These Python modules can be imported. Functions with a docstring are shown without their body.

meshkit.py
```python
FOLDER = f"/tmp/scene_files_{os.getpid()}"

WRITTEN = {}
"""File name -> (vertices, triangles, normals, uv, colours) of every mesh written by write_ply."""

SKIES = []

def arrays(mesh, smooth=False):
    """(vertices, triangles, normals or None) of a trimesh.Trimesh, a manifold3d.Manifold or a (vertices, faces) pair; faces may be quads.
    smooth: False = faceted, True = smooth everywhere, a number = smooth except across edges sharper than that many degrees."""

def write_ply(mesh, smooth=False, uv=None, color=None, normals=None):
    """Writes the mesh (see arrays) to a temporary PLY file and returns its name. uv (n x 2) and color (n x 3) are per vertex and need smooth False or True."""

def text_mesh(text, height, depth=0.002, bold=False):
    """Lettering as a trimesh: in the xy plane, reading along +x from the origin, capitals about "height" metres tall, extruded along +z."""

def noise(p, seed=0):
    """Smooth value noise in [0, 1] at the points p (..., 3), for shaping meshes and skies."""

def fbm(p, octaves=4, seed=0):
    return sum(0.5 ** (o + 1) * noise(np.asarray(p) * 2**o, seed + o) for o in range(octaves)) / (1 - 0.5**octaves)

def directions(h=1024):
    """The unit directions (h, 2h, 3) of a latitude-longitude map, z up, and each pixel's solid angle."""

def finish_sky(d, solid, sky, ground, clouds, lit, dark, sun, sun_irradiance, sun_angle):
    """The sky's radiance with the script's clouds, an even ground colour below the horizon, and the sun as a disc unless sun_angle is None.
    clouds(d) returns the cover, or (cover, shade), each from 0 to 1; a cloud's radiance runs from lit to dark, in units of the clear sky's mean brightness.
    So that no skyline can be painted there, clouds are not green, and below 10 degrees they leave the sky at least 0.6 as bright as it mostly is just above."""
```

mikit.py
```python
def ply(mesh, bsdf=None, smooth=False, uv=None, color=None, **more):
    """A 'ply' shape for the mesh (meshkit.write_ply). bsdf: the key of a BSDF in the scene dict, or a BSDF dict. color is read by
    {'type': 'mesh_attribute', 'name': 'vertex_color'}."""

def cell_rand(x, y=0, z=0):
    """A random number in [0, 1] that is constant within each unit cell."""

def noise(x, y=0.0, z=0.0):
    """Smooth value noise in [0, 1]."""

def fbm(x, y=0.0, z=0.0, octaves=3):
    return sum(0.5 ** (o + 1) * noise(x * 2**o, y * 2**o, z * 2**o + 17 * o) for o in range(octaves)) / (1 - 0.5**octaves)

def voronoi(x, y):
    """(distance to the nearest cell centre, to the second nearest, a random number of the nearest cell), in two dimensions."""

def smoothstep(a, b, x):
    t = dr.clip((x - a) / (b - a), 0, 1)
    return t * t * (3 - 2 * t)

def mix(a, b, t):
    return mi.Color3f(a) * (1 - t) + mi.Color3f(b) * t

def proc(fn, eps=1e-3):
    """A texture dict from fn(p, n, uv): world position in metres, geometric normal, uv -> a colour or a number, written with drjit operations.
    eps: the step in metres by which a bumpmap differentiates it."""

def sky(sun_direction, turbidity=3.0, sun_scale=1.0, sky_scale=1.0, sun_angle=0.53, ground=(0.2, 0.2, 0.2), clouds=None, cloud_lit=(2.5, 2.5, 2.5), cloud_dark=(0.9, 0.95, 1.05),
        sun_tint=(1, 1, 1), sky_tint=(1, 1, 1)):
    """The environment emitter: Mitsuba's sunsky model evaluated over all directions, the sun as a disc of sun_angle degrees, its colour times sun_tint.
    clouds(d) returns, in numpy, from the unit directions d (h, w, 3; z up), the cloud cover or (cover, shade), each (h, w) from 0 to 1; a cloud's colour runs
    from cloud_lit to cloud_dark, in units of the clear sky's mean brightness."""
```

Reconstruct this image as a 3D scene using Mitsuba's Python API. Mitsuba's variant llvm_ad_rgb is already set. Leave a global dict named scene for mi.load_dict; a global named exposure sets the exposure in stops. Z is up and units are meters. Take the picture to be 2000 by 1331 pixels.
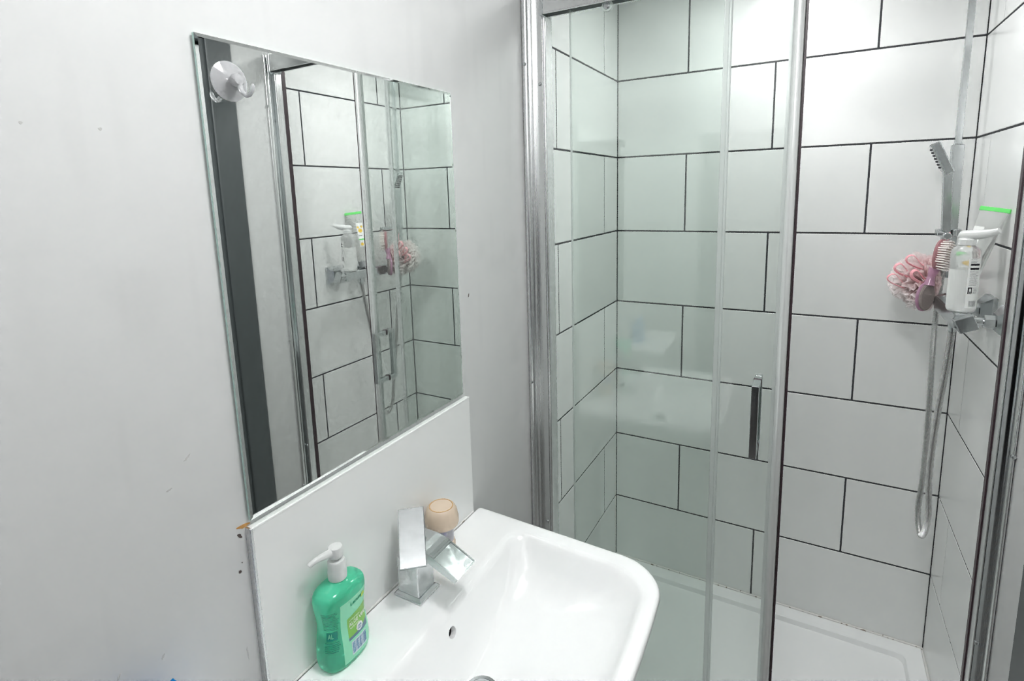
import math
import numpy as np
import trimesh
import manifold3d as m3
import mitsuba as mi
import drjit as dr
import mikit
import meshkit
from mikit import noise, fbm, smoothstep, mix

T = mi.ScalarTransform4f
rng = np.random.default_rng(7)
ZO = 2.145                      # height of the tile joint line that the measurements were taken from

# ------------------------------------------------------------------ camera, lights, exposure
exposure = 0.66
R = np.array([[0.87623897, 0.4812155, -0.02523707], [0.05347363, -0.14915136, -0.98736743], [-0.47890066, 0.8638203, -0.15642457]])
CAM = np.array([0.7259, -2.1711, -0.4346 + ZO])
F, PX, PY = 1044.92, 1012.69, 543.44
scene, labels = {}, {}
scene['camera'] = {'type': 'perspective', 'fov': math.degrees(2 * math.atan(1000 / F)), 'fov_axis': 'x', 'near_clip': 0.02, 'far_clip': 50.0,
                   'principal_point_offset_x': -(PX - 1000) / 2000, 'principal_point_offset_y': -(PY - 665.5) / 1331,
                   'to_world': T().look_at(origin=CAM.tolist(), target=(CAM + R[2]).tolist(), up=(-R[1]).tolist())}
CEIL_POWER = 29.0
FLASH_GLOBE_POWER = 21.0  # globe that stands in for the camera flash
SHOWER_POWER = 27.0


# ------------------------------------------------------------------ materials
def mat(key, d, two=False):
    scene[key] = {'type': 'twosided', 'b': d} if two else d
    return key


def rgb(*c):
    return {'type': 'rgb', 'value': list(c)}


def paint_colour(p, n, uv):
    w = fbm(p.x * 3 + p.y * 2.3, p.y * 3, p.z * 2.2, 3)
    s = smoothstep(0.62, 0.85, fbm(p.x * 9, p.y * 9, p.z * 7 + 5, 3))
    streak = smoothstep(0.66, 0.9, noise(p.x * 40, p.y * 46, p.z * 5.0))
    return mix((0.735, 0.742, 0.738), (0.70, 0.707, 0.703), w) * (1 - 0.035 * s - 0.02 * streak)


def paint_bump(p, n, uv):
    return 0.0012 * fbm(p.x * 14, p.y * 14, p.z * 11, 3) + 0.0002 * noise(p.x * 160, p.y * 160, p.z * 160)


mat('mat_paint', {'type': 'bumpmap', 'arbitrary': mikit.proc(paint_bump), 'scale': 1.0,
                  'bsdf': {'type': 'roughplastic', 'diffuse_reflectance': mikit.proc(paint_colour), 'alpha': 0.32, 'specular_reflectance': 0.6}}, True)
mat('mat_tile', {'type': 'roughplastic', 'diffuse_reflectance': rgb(0.80, 0.808, 0.80), 'alpha': 0.06, 'nonlinear': False}, True)
mat('mat_tile_b', {'type': 'roughplastic', 'diffuse_reflectance': rgb(0.785, 0.797, 0.787), 'alpha': 0.065, 'nonlinear': False}, True)
mat('mat_grout', {'type': 'diffuse', 'reflectance': rgb(0.055, 0.058, 0.062)}, True)
mat('mat_ceiling', {'type': 'diffuse', 'reflectance': rgb(0.86, 0.86, 0.86)}, True)
mat('mat_floor', {'type': 'roughplastic', 'diffuse_reflectance': rgb(0.34, 0.33, 0.32), 'alpha': 0.2}, True)
mat('mat_dark_door', {'type': 'roughplastic', 'diffuse_reflectance': rgb(0.075, 0.087, 0.09), 'alpha': 0.25}, True)
mat('mat_pale_door', {'type': 'roughplastic', 'diffuse_reflectance': rgb(0.5, 0.51, 0.51), 'alpha': 0.2}, True)
mat('mat_unseen_hall', {'type': 'diffuse', 'reflectance': rgb(0.03, 0.03, 0.032)}, True)  # near-black, so the chrome picks up dark reflections
mat('mat_ceramic', {'type': 'roughplastic', 'diffuse_reflectance': rgb(0.90, 0.905, 0.905), 'alpha': 0.06, 'nonlinear': False}, True)
mat('mat_tray', {'type': 'roughplastic', 'diffuse_reflectance': rgb(0.86, 0.87, 0.87), 'alpha': 0.12}, True)
mat('mat_sealant', {'type': 'roughplastic', 'diffuse_reflectance': mikit.proc(lambda p, n, uv: mix((0.8, 0.79, 0.77), (0.25, 0.2, 0.16), smoothstep(0.8, 0.92, noise(p.x * 130, p.y * 130, p.z * 90)))), 'alpha': 0.3}, True)
mat('mat_mirror', {'type': 'conductor', 'material': 'none', 'specular_reflectance': rgb(0.92, 0.95, 0.93)}, True)
mat('mat_glass_edge', {'type': 'principled', 'base_color': rgb(0.42, 0.60, 0.54), 'roughness': 0.15, 'specular': 0.6}, True)
mat('mat_pane_fixed', {'type': 'thindielectric', 'int_ior': 1.5, 'specular_transmittance': rgb(0.895, 0.942, 0.918)})
mat('mat_pane_door', {'type': 'thindielectric', 'int_ior': 1.5, 'specular_transmittance': rgb(0.905, 0.948, 0.925)})
mat('mat_seal', {'type': 'principled', 'base_color': rgb(0.93, 0.97, 0.955), 'roughness': 0.3, 'spec_trans': 0.72, 'eta': 1.2})
mat('mat_edge_pale', {'type': 'principled', 'base_color': rgb(0.80, 0.82, 0.81), 'roughness': 0.28, 'metallic': 0.45, 'specular': 0.5}, True)
mat('mat_seal_dark', {'type': 'principled', 'base_color': rgb(0.03, 0.018, 0.022), 'roughness': 0.4}, True)


def smudge(p, n, uv):
    return 0.05 + 0.16 * smoothstep(0.45, 0.8, fbm(p.x * 60, p.y * 60, p.z * 45, 3))


mat('mat_chrome', {'type': 'roughconductor', 'material': 'none', 'specular_reflectance': rgb(0.62, 0.645, 0.65), 'alpha': 0.04}, True)
mat('mat_chrome_stained', {'type': 'roughconductor', 'material': 'none', 'specular_reflectance': rgb(0.64, 0.665, 0.67), 'alpha': mikit.proc(smudge)}, True)
mat('mat_aluminium', {'type': 'roughconductor', 'material': 'none', 'specular_reflectance': rgb(0.80, 0.81, 0.81), 'alpha': 0.10}, True)
mat('mat_aluminium_flat', {'type': 'roughconductor', 'material': 'none', 'specular_reflectance': rgb(0.78, 0.79, 0.79), 'alpha': 0.14}, True)
mat('mat_trim', {'type': 'roughconductor', 'material': 'none', 'specular_reflectance': rgb(0.72, 0.73, 0.74), 'alpha': 0.2}, True)
mat('mat_black', {'type': 'diffuse', 'reflectance': rgb(0.012, 0.012, 0.012)}, True)
mat('mat_rust', {'type': 'diffuse', 'reflectance': rgb(0.50, 0.27, 0.10)}, True)
mat('mat_chip', {'type': 'diffuse', 'reflectance': rgb(0.10, 0.085, 0.08)}, True)
mat('mat_scuff', {'type': 'diffuse', 'reflectance': rgb(0.52, 0.52, 0.51)}, True)
mat('mat_clear', {'type': 'principled', 'base_color': rgb(0.97, 0.98, 1.0), 'roughness': 0.06, 'spec_trans': 0.62, 'eta': 1.4})
mat('mat_clear_thin', {'type': 'thindielectric', 'int_ior': 1.45, 'specular_transmittance': rgb(0.93, 0.94, 0.97)})
mat('mat_green_soap', {'type': 'principled', 'base_color': rgb(0.15, 0.96, 0.58), 'roughness': 0.08, 'spec_trans': 0.62, 'eta': 1.3})
mat('mat_pump_white', {'type': 'principled', 'base_color': rgb(0.86, 0.88, 0.87), 'roughness': 0.3, 'spec_trans': 0.25, 'eta': 1.4})
mat('mat_label_pale', {'type': 'roughplastic', 'diffuse_reflectance': rgb(0.27, 0.76, 0.49), 'alpha': 0.1}, True)
mat('mat_label_green', {'type': 'roughplastic', 'diffuse_reflectance': rgb(0.20, 0.50, 0.08), 'alpha': 0.1}, True)
mat('mat_label_slate', {'type': 'roughplastic', 'diffuse_reflectance': rgb(0.10, 0.20, 0.27), 'alpha': 0.1}, True)
mat('mat_label_teal', {'type': 'roughplastic', 'diffuse_reflectance': rgb(0.0, 0.24, 0.17), 'alpha': 0.1}, True)
mat('mat_label_lime', {'type': 'roughplastic', 'diffuse_reflectance': rgb(0.42, 0.66, 0.08), 'alpha': 0.1}, True)
mat('mat_white_print', {'type': 'roughplastic', 'diffuse_reflectance': rgb(0.85, 0.87, 0.85), 'alpha': 0.15}, True)
mat('mat_barcode', {'type': 'roughplastic', 'diffuse_reflectance': rgb(0.72, 0.82, 0.86), 'alpha': 0.15}, True)
mat('mat_print_blue', {'type': 'diffuse', 'reflectance': rgb(0.12, 0.26, 0.42)}, True)
mat('mat_print_green', {'type': 'diffuse', 'reflectance': rgb(0.0, 0.20, 0.12)}, True)
mat('mat_print_black', {'type': 'diffuse', 'reflectance': rgb(0.03, 0.03, 0.035)}, True)
mat('mat_print_grey', {'type': 'diffuse', 'reflectance': rgb(0.33, 0.34, 0.35)}, True)
mat('mat_beige', {'type': 'roughplastic', 'diffuse_reflectance': rgb(0.72, 0.58, 0.45), 'alpha': 0.25}, True)
mat('mat_beige_dark', {'type': 'roughplastic', 'diffuse_reflectance': rgb(0.66, 0.42, 0.20), 'alpha': 0.25}, True)
mat('mat_lilac', {'type': 'principled', 'base_color': rgb(0.78, 0.78, 0.87), 'roughness': 0.08, 'spec_trans': 0.6, 'eta': 1.4})
mat('mat_blue_spot', {'type': 'diffuse', 'reflectance': rgb(0.14, 0.14, 0.62)}, True)
mat('mat_clear_body', {'type': 'principled', 'base_color': rgb(0.93, 0.95, 0.94), 'roughness': 0.1, 'spec_trans': 0.75, 'eta': 1.25})
mat('mat_milky', {'type': 'principled', 'base_color': rgb(0.86, 0.88, 0.86), 'roughness': 0.16, 'spec_trans': 0.22, 'eta': 1.4})
mat('mat_tube', {'type': 'principled', 'base_color': rgb(0.95, 0.97, 0.95), 'roughness': 0.1, 'spec_trans': 0.82, 'eta': 1.3})
mat('mat_bright_green', {'type': 'roughplastic', 'diffuse_reflectance': rgb(0.16, 0.78, 0.18), 'alpha': 0.2}, True)
mat('mat_yellow', {'type': 'roughplastic', 'diffuse_reflectance': rgb(0.88, 0.58, 0.08), 'alpha': 0.2}, True)
mat('mat_pink_clear', {'type': 'principled', 'base_color': rgb(0.74, 0.42, 0.60), 'roughness': 0.12, 'spec_trans': 0.55, 'eta': 1.4})
mat('mat_brush_back', {'type': 'principled', 'base_color': rgb(0.50, 0.24, 0.26), 'roughness': 0.15, 'spec_trans': 0.35, 'eta': 1.4})
mat('mat_bristle', {'type': 'diffuse', 'reflectance': rgb(0.84, 0.79, 0.76)}, True)
mat('mat_pumice', {'type': 'diffuse', 'reflectance': mikit.proc(lambda p, n, uv: mix((0.17, 0.145, 0.14), (0.27, 0.23, 0.22), noise(p.x * 900, p.y * 900, p.z * 900)))}, True)
mat('mat_pouf',
    {'type': 'principledthin', 'base_color': {'type': 'mesh_attribute', 'name': 'vertex_color'}, 'roughness': 0.7, 'diff_trans': 1.0})
mat('mat_pouf_loop', {'type': 'diffuse', 'reflectance': rgb(0.86, 0.42, 0.46)}, True)
mat('mat_hose', {'type': 'roughconductor', 'material': 'none', 'specular_reflectance': rgb(0.66, 0.66, 0.655), 'alpha': 0.14}, True)
mat('mat_nozzle', {'type': 'diffuse', 'reflectance': rgb(0.05, 0.05, 0.055)}, True)
mat('mat_blue_pack', {'type': 'roughplastic', 'diffuse_reflectance': rgb(0.0, 0.22, 0.60), 'alpha': 0.2}, True)
mat('mat_lamp_metal', {'type': 'roughconductor', 'material': 'none', 'specular_reflectance': rgb(0.7, 0.7, 0.7), 'alpha': 0.2}, True)


# ------------------------------------------------------------------ helpers
def numbered(key):
    k, n = key, 0
    while k in scene:
        n += 1
        k = f'{key}_{n:03d}'
    return k


def put(key, mesh, bsdf, smooth=False, label=None, cat=None, group=None, kind=None, **more):
    key = numbered(key)
    scene[key] = mikit.ply(mesh, bsdf, smooth, **more)
    d = {k: v for k, v in (('label', label), ('category', cat), ('group', group), ('kind', kind)) if v}
    if d:
        labels[key] = d
    return key


def thing(key, label, cat, group=None):
    labels[key] = {'label': label, 'category': cat}
    if group:
        labels[key]['group'] = group
    return key


def Z(p):
    p = np.array(p, float)
    p[..., 2] += ZO
    return p


def hull(pts):
    return trimesh.convex.convex_hull(np.asarray(pts, float))


def cbox(lo, hi, c=0.002):
    """A box with chamfered edges."""
    lo, hi = np.asarray(lo, float), np.asarray(hi, float)
    c = min(c, 0.45 * (hi - lo).min())
    P = []
    for sx in (0, 1):
        for sy in (0, 1):
            for sz in (0, 1):
                s = np.array([sx, sy, sz])
                v = np.where(s, hi, lo)
                for k in range(3):
                    q = v + np.where(s, -c, c)
                    q[k] = v[k]
                    P.append(q)
    return hull(P)


def rbox(lo, hi, r, seg=8):
    """A box with rounded edges."""
    lo, hi = np.asarray(lo, float), np.asarray(hi, float)
    s = trimesh.creation.uv_sphere(r, count=[seg, 2 * seg]).vertices
    P = [s + np.where([a, b, c], hi - r, lo + r) for a in (0, 1) for b in (0, 1) for c in (0, 1)]
    return hull(np.vstack(P))


def grid_faces(n, m, wrap=True):
    f = []
    for i in range(n - 1):
        for j in range(m if wrap else m - 1):
            a, b = i * m + j, i * m + (j + 1) % m
            f += [[a, b, b + m], [a, b + m, a + m]]
    return np.array(f)


def loft(rings, cap0=True, cap1=True):
    """Rings (n, m, 3) joined into one closed surface."""
    rings = np.asarray(rings, float)
    n, m, _ = rings.shape
    v, f = list(rings.reshape(-1, 3)), list(grid_faces(n, m))
    if cap0:
        v.append(rings[0].mean(0))
        f += [[(j + 1) % m, j, len(v) - 1] for j in range(m)]
    if cap1:
        v.append(rings[-1].mean(0))
        k = (n - 1) * m
        f += [[k + j, k + (j + 1) % m, len(v) - 1] for j in range(m)]
    t = trimesh.Trimesh(np.array(v), np.array(f), process=False)
    if t.is_watertight and t.volume < 0:
        t.invert()
    return t


def lathe(prof, at=(0, 0, 0), seg=32, axis=None):
    """(radius, height) profile turned round z, or round another axis."""
    a = np.arange(seg) * 2 * np.pi / seg
    rings = [np.stack([max(r, 1e-5) * np.cos(a), max(r, 1e-5) * np.sin(a), np.full(seg, z)], 1) for r, z in prof]
    t = loft(rings)
    if axis is not None:
        t.apply_transform(trimesh.geometry.align_vectors([0, 0, 1], np.asarray(axis, float) / np.linalg.norm(axis)))
    t.apply_translation(at)
    return t


def smooth_path(P, n):
    from scipy.interpolate import CubicSpline
    P = np.asarray(P, float)
    s = np.r_[0, np.cumsum(np.linalg.norm(np.diff(P, axis=0), axis=1))]
    c = CubicSpline(s, P)
    fine = c(np.linspace(0, s[-1], 40 * len(P)))
    L = np.r_[0, np.cumsum(np.linalg.norm(np.diff(fine, axis=0), axis=1))]
    q = np.linspace(0, L[-1], n)
    return np.stack([np.interp(q, L, fine[:, k]) for k in range(3)], 1)


def tube(P, r, sides=10, shape=None):
    """A tube along the polyline P; r a number or one per point; shape: (k, 2) cross-section in place of a circle."""
    P = np.asarray(P, float)
    r = np.broadcast_to(r, (len(P),))
    t = np.gradient(P, axis=0)
    t /= np.linalg.norm(t, axis=1, keepdims=True)
    u = np.cross(t[0], [0.3, 0.9, 0.2])
    u /= np.linalg.norm(u)
    if shape is None:
        a = np.arange(sides) * 2 * np.pi / sides
        shape = np.stack([np.cos(a), np.sin(a)], 1)
    rings = []
    for p, d, q in zip(P, t, r):
        u = u - d * (u @ d)
        u /= np.linalg.norm(u)
        w = np.cross(d, u)
        rings.append(p + q * (shape[:, :1] * u + shape[:, 1:] * w))
    return loft(rings)


def cat(*ms):
    return trimesh.util.concatenate([m for m in ms])


def frame(o, x, y, z):
    A = np.eye(4)
    A[:3, 0], A[:3, 1], A[:3, 2], A[:3, 3] = x, y, z, o
    return A


def placed(mesh, A):
    m = mesh.copy()
    m.apply_transform(A)
    return m


def slab(pts, normal, depth):
    """A convex polygon given by its corner points, thickened against its normal."""
    pts, n = np.asarray(pts, float), np.asarray(normal, float)
    return hull(np.vstack([pts, pts - n * depth]))


# ------------------------------------------------------------------ the room
W = 1.153          # width, left wall to right wall
YF = -2.62         # rear wall behind the camera
H = 2.46           # ceiling
SC = -0.775        # shower screen

wl = put('wall_left', cbox((-0.12, YF, 0), (0, 0.12, H), 0.0005), 'mat_paint', label='white painted plaster wall on the left with scuffs and small chips', kind='structure')
wb = put('wall_back', cbox((0, 0.0022, 0), (W, 0.12, H), 0.0004), 'mat_grout', label='shower back wall of large white tiles with dark grey joints', kind='structure')
X0 = 1.113         # plaster face of the right wall outside the shower
wr = put('wall_right', cat(cbox((W + 0.0002, -0.764, 0), (W + 0.12, 0.12, H), 0.0005), cbox((X0, -0.998, 0), (W + 0.12, -0.7642, H), 0.0005), cbox((X0, -1.80, 2.26), (W + 0.12, -0.998, H), 0.0005), cbox((X0, YF, 0), (W + 0.12, -1.80, H), 0.0005)),
         'mat_paint', label='right wall, tiled inside the shower and white plaster outside it', kind='structure')
put('wall_rear', cat(cbox((0, YF - 0.1, 0), (0.18, YF, H), 0.0005), cbox((1.0, YF - 0.1, 0), (W, YF, H), 0.0005), cbox((0.18, YF - 0.1, 2.02), (1.0, YF, H), 0.0005)), 'mat_paint',
    label='unseen white wall behind the viewer, its doorway placed for dark reflections', kind='structure')  # doorway placed out of view so the chrome mirrors something dark
put('wall_unseen_hall', cat(cbox((0.1, YF - 1.2, 0), (1.1, YF - 1.15, 2.1), 0.0005), cbox((0.1, YF - 1.15, 0), (0.13, YF - 0.1, 2.1), 0.0005), cbox((1.07, YF - 1.15, 0), (1.1, YF - 0.1, 2.1), 0.0005),
                     cbox((0.1, YF - 1.15, 2.07), (1.1, YF - 0.1, 2.1), 0.0005)), 'mat_unseen_hall', label='unseen dark hall behind the viewer, placed to darken the chrome reflections', kind='structure')  # out of view, placed to darken what the chrome reflects
put('floor', cbox((-0.12, YF - 1.2, -0.1), (W + 0.12, 0.12, 0), 0.0005), 'mat_floor', label='bathroom floor', kind='structure')
put('ceiling', cbox((-0.12, YF - 0.1, H), (W + 0.12, 0.12, H + 0.1), 0.0005), 'mat_ceiling', label='white ceiling', kind='structure')

# dark grey door in the right wall, seen in the mirror
put('door_1', cbox((X0 + 0.03, -1.745, 0.008), (X0 + 0.07, -1.045, 2.2), 0.002), 'mat_pale_door', label='pale door in a dark grey frame in the right wall, seen at the edge of the mirror', kind='structure')
put('door_1__frame', cat(cbox((X0 - 0.008, -1.014, 0), (X0, -0.924, 2.30), 0.003), cbox((X0 - 0.008, -1.86, 0), (X0, -1.79, 2.30), 0.003), cbox((X0 - 0.008, -1.79, 2.25), (X0, -1.002, 2.30), 0.003),
                         cbox((X0, -1.042, 0), (X0 + 0.1, -0.9985, 2.25), 0.001), cbox((X0, -1.79, 0), (X0 + 0.1, -1.75, 2.25), 0.001), cbox((X0, -1.75, 2.21), (X0 + 0.1, -1.043, 2.25), 0.001)), 'mat_dark_door', label='dark grey door frame')
put('door_1__handle', cat(lathe([(0.02, 0), (0.02, 0.008), (0.008, 0.01), (0.008, 0.045)], (X0 + 0.03, -1.12, 1.05), 20, (-1, 0, 0)), rbox((X0 - 0.03, -1.23, 1.042), (X0 - 0.012, -1.11, 1.058), 0.006)), 'mat_aluminium', 30)

# tiles: J the joint, RH the row height, rows counted from the joint line at ZO
J, RH = 0.0058, 0.300
rows = [(r, ZO + r * RH, ZO + (r + 1) * RH) for r in range(-7, 2)]


def tile_row(holder, spans, z0, z1, place, i):
    for k, (a, b) in enumerate(spans):
        if b - a < 0.012:
            continue
        lo, hi = place(a + J / 2, z0 + J / 2), place(b - J / 2, z1 - J / 2)
        lo, hi = np.minimum(lo, hi), np.maximum(lo, hi)
        put(f'{holder}__tile', cbox(lo, hi, 0.0009), 'mat_tile' if (i * 3 + k) % 4 else 'mat_tile_b')


def spans(a, b, joints):
    e = [a] + [j for j in sorted(joints) if a < j < b] + [b]
    return list(zip(e[:-1], e[1:]))


TRAY = -2.092 + ZO
for i, (r, z0, z1) in enumerate(rows):
    z0, z1 = max(z0, TRAY - 0.004), min(z1, H - 0.002)
    even = r % 2 == 0
    tile_row(wb, spans(0.001, W - 0.001, [0.278, 0.878] if even else [0.578]), z0, z1, lambda a, z: np.array([a, 0.0022 if z < (z0 + z1) / 2 else 0.0, z]), i)
    tile_row(wl, spans(0.001, 0.735, [0.157] if even else [0.594]), z0, z1, lambda a, z: np.array([0.0002 if z < (z0 + z1) / 2 else 0.0024, -a, z]), i)
    tile_row(wr, spans(0.001, 0.763, [0.16] if even else [0.612]), z0, z1, lambda a, z: np.array([W if z < (z0 + z1) / 2 else W - 0.0022, -a, z]), i)
put('wall_left__grout', cbox((0, -0.734, TRAY), (0.0008, 0, H), 0.0002), 'mat_grout')
put('wall_right__grout', cbox((W - 0.0008, -0.7635, TRAY), (W + 0.0001, 0, H), 0.0002), 'mat_grout')


def blob(cy, cz, ry, rz, x=0.0, seed=0, th=0.0006, ang=0.0):
    g = np.random.default_rng(seed)
    a = np.arange(12) * 2 * np.pi / 12
    rr = 1 + 0.5 * (g.random(12) - 0.5)
    y, z = ry * rr * np.cos(a), rz * rr * np.sin(a)
    y, z = y * math.cos(ang) - z * math.sin(ang), y * math.sin(ang) + z * math.cos(ang)
    ring = np.stack([np.full(12, x), cy + y, cz + z], 1)
    return loft([ring - [0.0003, 0, 0], ring + [th, 0, 0]])


for k, (y, z, ry, rz, ang, m) in enumerate([(-1.7394, -0.9285, 0.0022, 0.005, 0.5, 'mat_chip'), (-1.745, -0.9845, 0.002, 0.003, 0.5, 'mat_chip'), (-1.7405, -0.972, 0.0008, 0.0008, 0, 'mat_chip'),
                                            (-1.1143, -0.677, 0.0015, 0.004, -0.4, 'mat_chip'), (-1.1130, -0.6735, 0.002, 0.0012, 0.2, 'mat_chip'), (-1.8456, -0.3492, 0.002, 0.0018, 0, 'mat_scuff'),
                                            (-1.7985, -0.7765, 0.0012, 0.006, -0.9, 'mat_scuff'), (-1.8256, -0.8092, 0.0035, 0.0012, 0.2, 'mat_scuff'), (-1.9167, -0.3494, 0.0018, 0.0015, 0, 'mat_scuff'),
                                            (-1.86, -1.03, 0.001, 0.004, -0.6, 'mat_scuff'), (-1.91, -1.015, 0.001, 0.004, -0.6, 'mat_scuff'), (-1.748, -1.12, 0.0009, 0.012, 0.06, 'mat_scuff')]):
    put(f'{wl}__paint_chip', blob(y, z + ZO, ry, rz, 0, k, ang=ang), m)
put(f'{wl}__rust_stain', blob(-1.7335, -0.9165 + ZO, 0.011, 0.0028, 0.0, 5, ang=-0.15, th=0.0007), 'mat_rust', label='small orange rust stain at the corner of the splashback')

# ------------------------------------------------------------------ unseen lamps (above and behind the frame), placed for the light they give
t = thing('unseen_ceiling_lamp', 'unseen round ceiling lamp placed to light the washbasin and left wall', 'ceiling lamp')  # out of view, placed as the main light from above
put(f'{t}__rim', lathe([(0.165, 0), (0.17, -0.004), (0.17, -0.03), (0.16, -0.034), (0.156, -0.03), (0.156, -0.002)], (0.66, -1.55, H), 40), 'mat_lamp_metal', 30)
put(f'{t}__diffuser', placed(trimesh.creation.cylinder(0.154, 0.012, sections=40), T_ := frame((0.66, -1.55, H - 0.026), [1, 0, 0], [0, 1, 0], [0, 0, 1])), None,
    emitter={'type': 'area', 'radiance': rgb(CEIL_POWER, CEIL_POWER * 1.0, CEIL_POWER * 1.0)})
t = thing('unseen_shower_lamp', 'unseen round ceiling lamp placed to light the shower walls', 'ceiling lamp')  # out of view, placed to brighten the shower tiles
put(f'{t}__rim', lathe([(0.125, 0), (0.13, -0.004), (0.13, -0.022), (0.122, -0.026), (0.118, -0.022), (0.118, -0.002)], (0.60, -0.40, H), 40), 'mat_lamp_metal', 30)
put(f'{t}__diffuser', placed(trimesh.creation.cylinder(0.116, 0.012, sections=40), frame((0.60, -0.40, H - 0.018), [1, 0, 0], [0, 1, 0], [0, 0, 1])), None,
    emitter={'type': 'area', 'radiance': rgb(SHOWER_POWER, SHOWER_POWER, SHOWER_POWER)})
t = thing('flash_stand_in', 'unseen white globe standing in for the camera flash', 'stand-in lamp')  # hangs out of view above the camera in place of its flash
put(f'{t}__canopy', lathe([(0.0, 0), (0.045, 0), (0.045, -0.012), (0.02, -0.022), (0.008, -0.024), (0.008, -0.2), (0.03, -0.21), (0.035, -0.235), (0.0, -0.235)][1:], (0.72, -2.25, H), 24), 'mat_lamp_metal', 30)
put(f'{t}__globe', trimesh.creation.icosphere(3, 0.075).apply_translation((0.72, -2.25, H - 0.305)), None, emitter={'type': 'area', 'radiance': rgb(FLASH_GLOBE_POWER, FLASH_GLOBE_POWER, FLASH_GLOBE_POWER)})

# ------------------------------------------------------------------ mirror
ytl, ytr, ybr, ybl = -1.7273, -1.1635, -1.1644, -1.7246
zt_l, zt_r, zb_r, zb_l = -0.2171 + ZO, -0.2125 + ZO, -0.9083 + ZO, -0.9107 + ZO
mx = 0.008
out = np.array([[ytl, zt_l], [ytr, zt_r], [ybr, zb_r], [ybl, zb_l]])
bv = 0.0045
inn = out + np.array([[bv, -bv], [-bv, -bv], [-bv, bv], [bv, bv]])
V = np.vstack([np.c_[np.full(4, 0.0032), out], np.c_[np.full(4, mx - 0.0005), out], np.c_[np.full(4, mx), inn]])
f = [[0, 1, 2], [0, 2, 3]]
for i in range(4):
    j = (i + 1) % 4
    f += [[i, 4 + i, 4 + j], [i, 4 + j, j]]
rim = trimesh.Trimesh(V[:8], np.array(f), process=False)
t = thing('wall_mirror', 'frameless rectangular wall mirror above the white splashback', 'mirror')
fr = [[8, 10, 9], [8, 11, 10]]
for i in range(4):
    j = (i + 1) % 4
    fr += [[4 + i, 8 + i, 8 + j], [4 + i, 8 + j, 4 + j]]
put(f'{t}__silvered_glass', trimesh.Trimesh(V, np.array(fr), process=True), 'mat_mirror')
put(f'{t}__edge', rim, 'mat_glass_edge', label='pale green glass edge')

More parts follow.
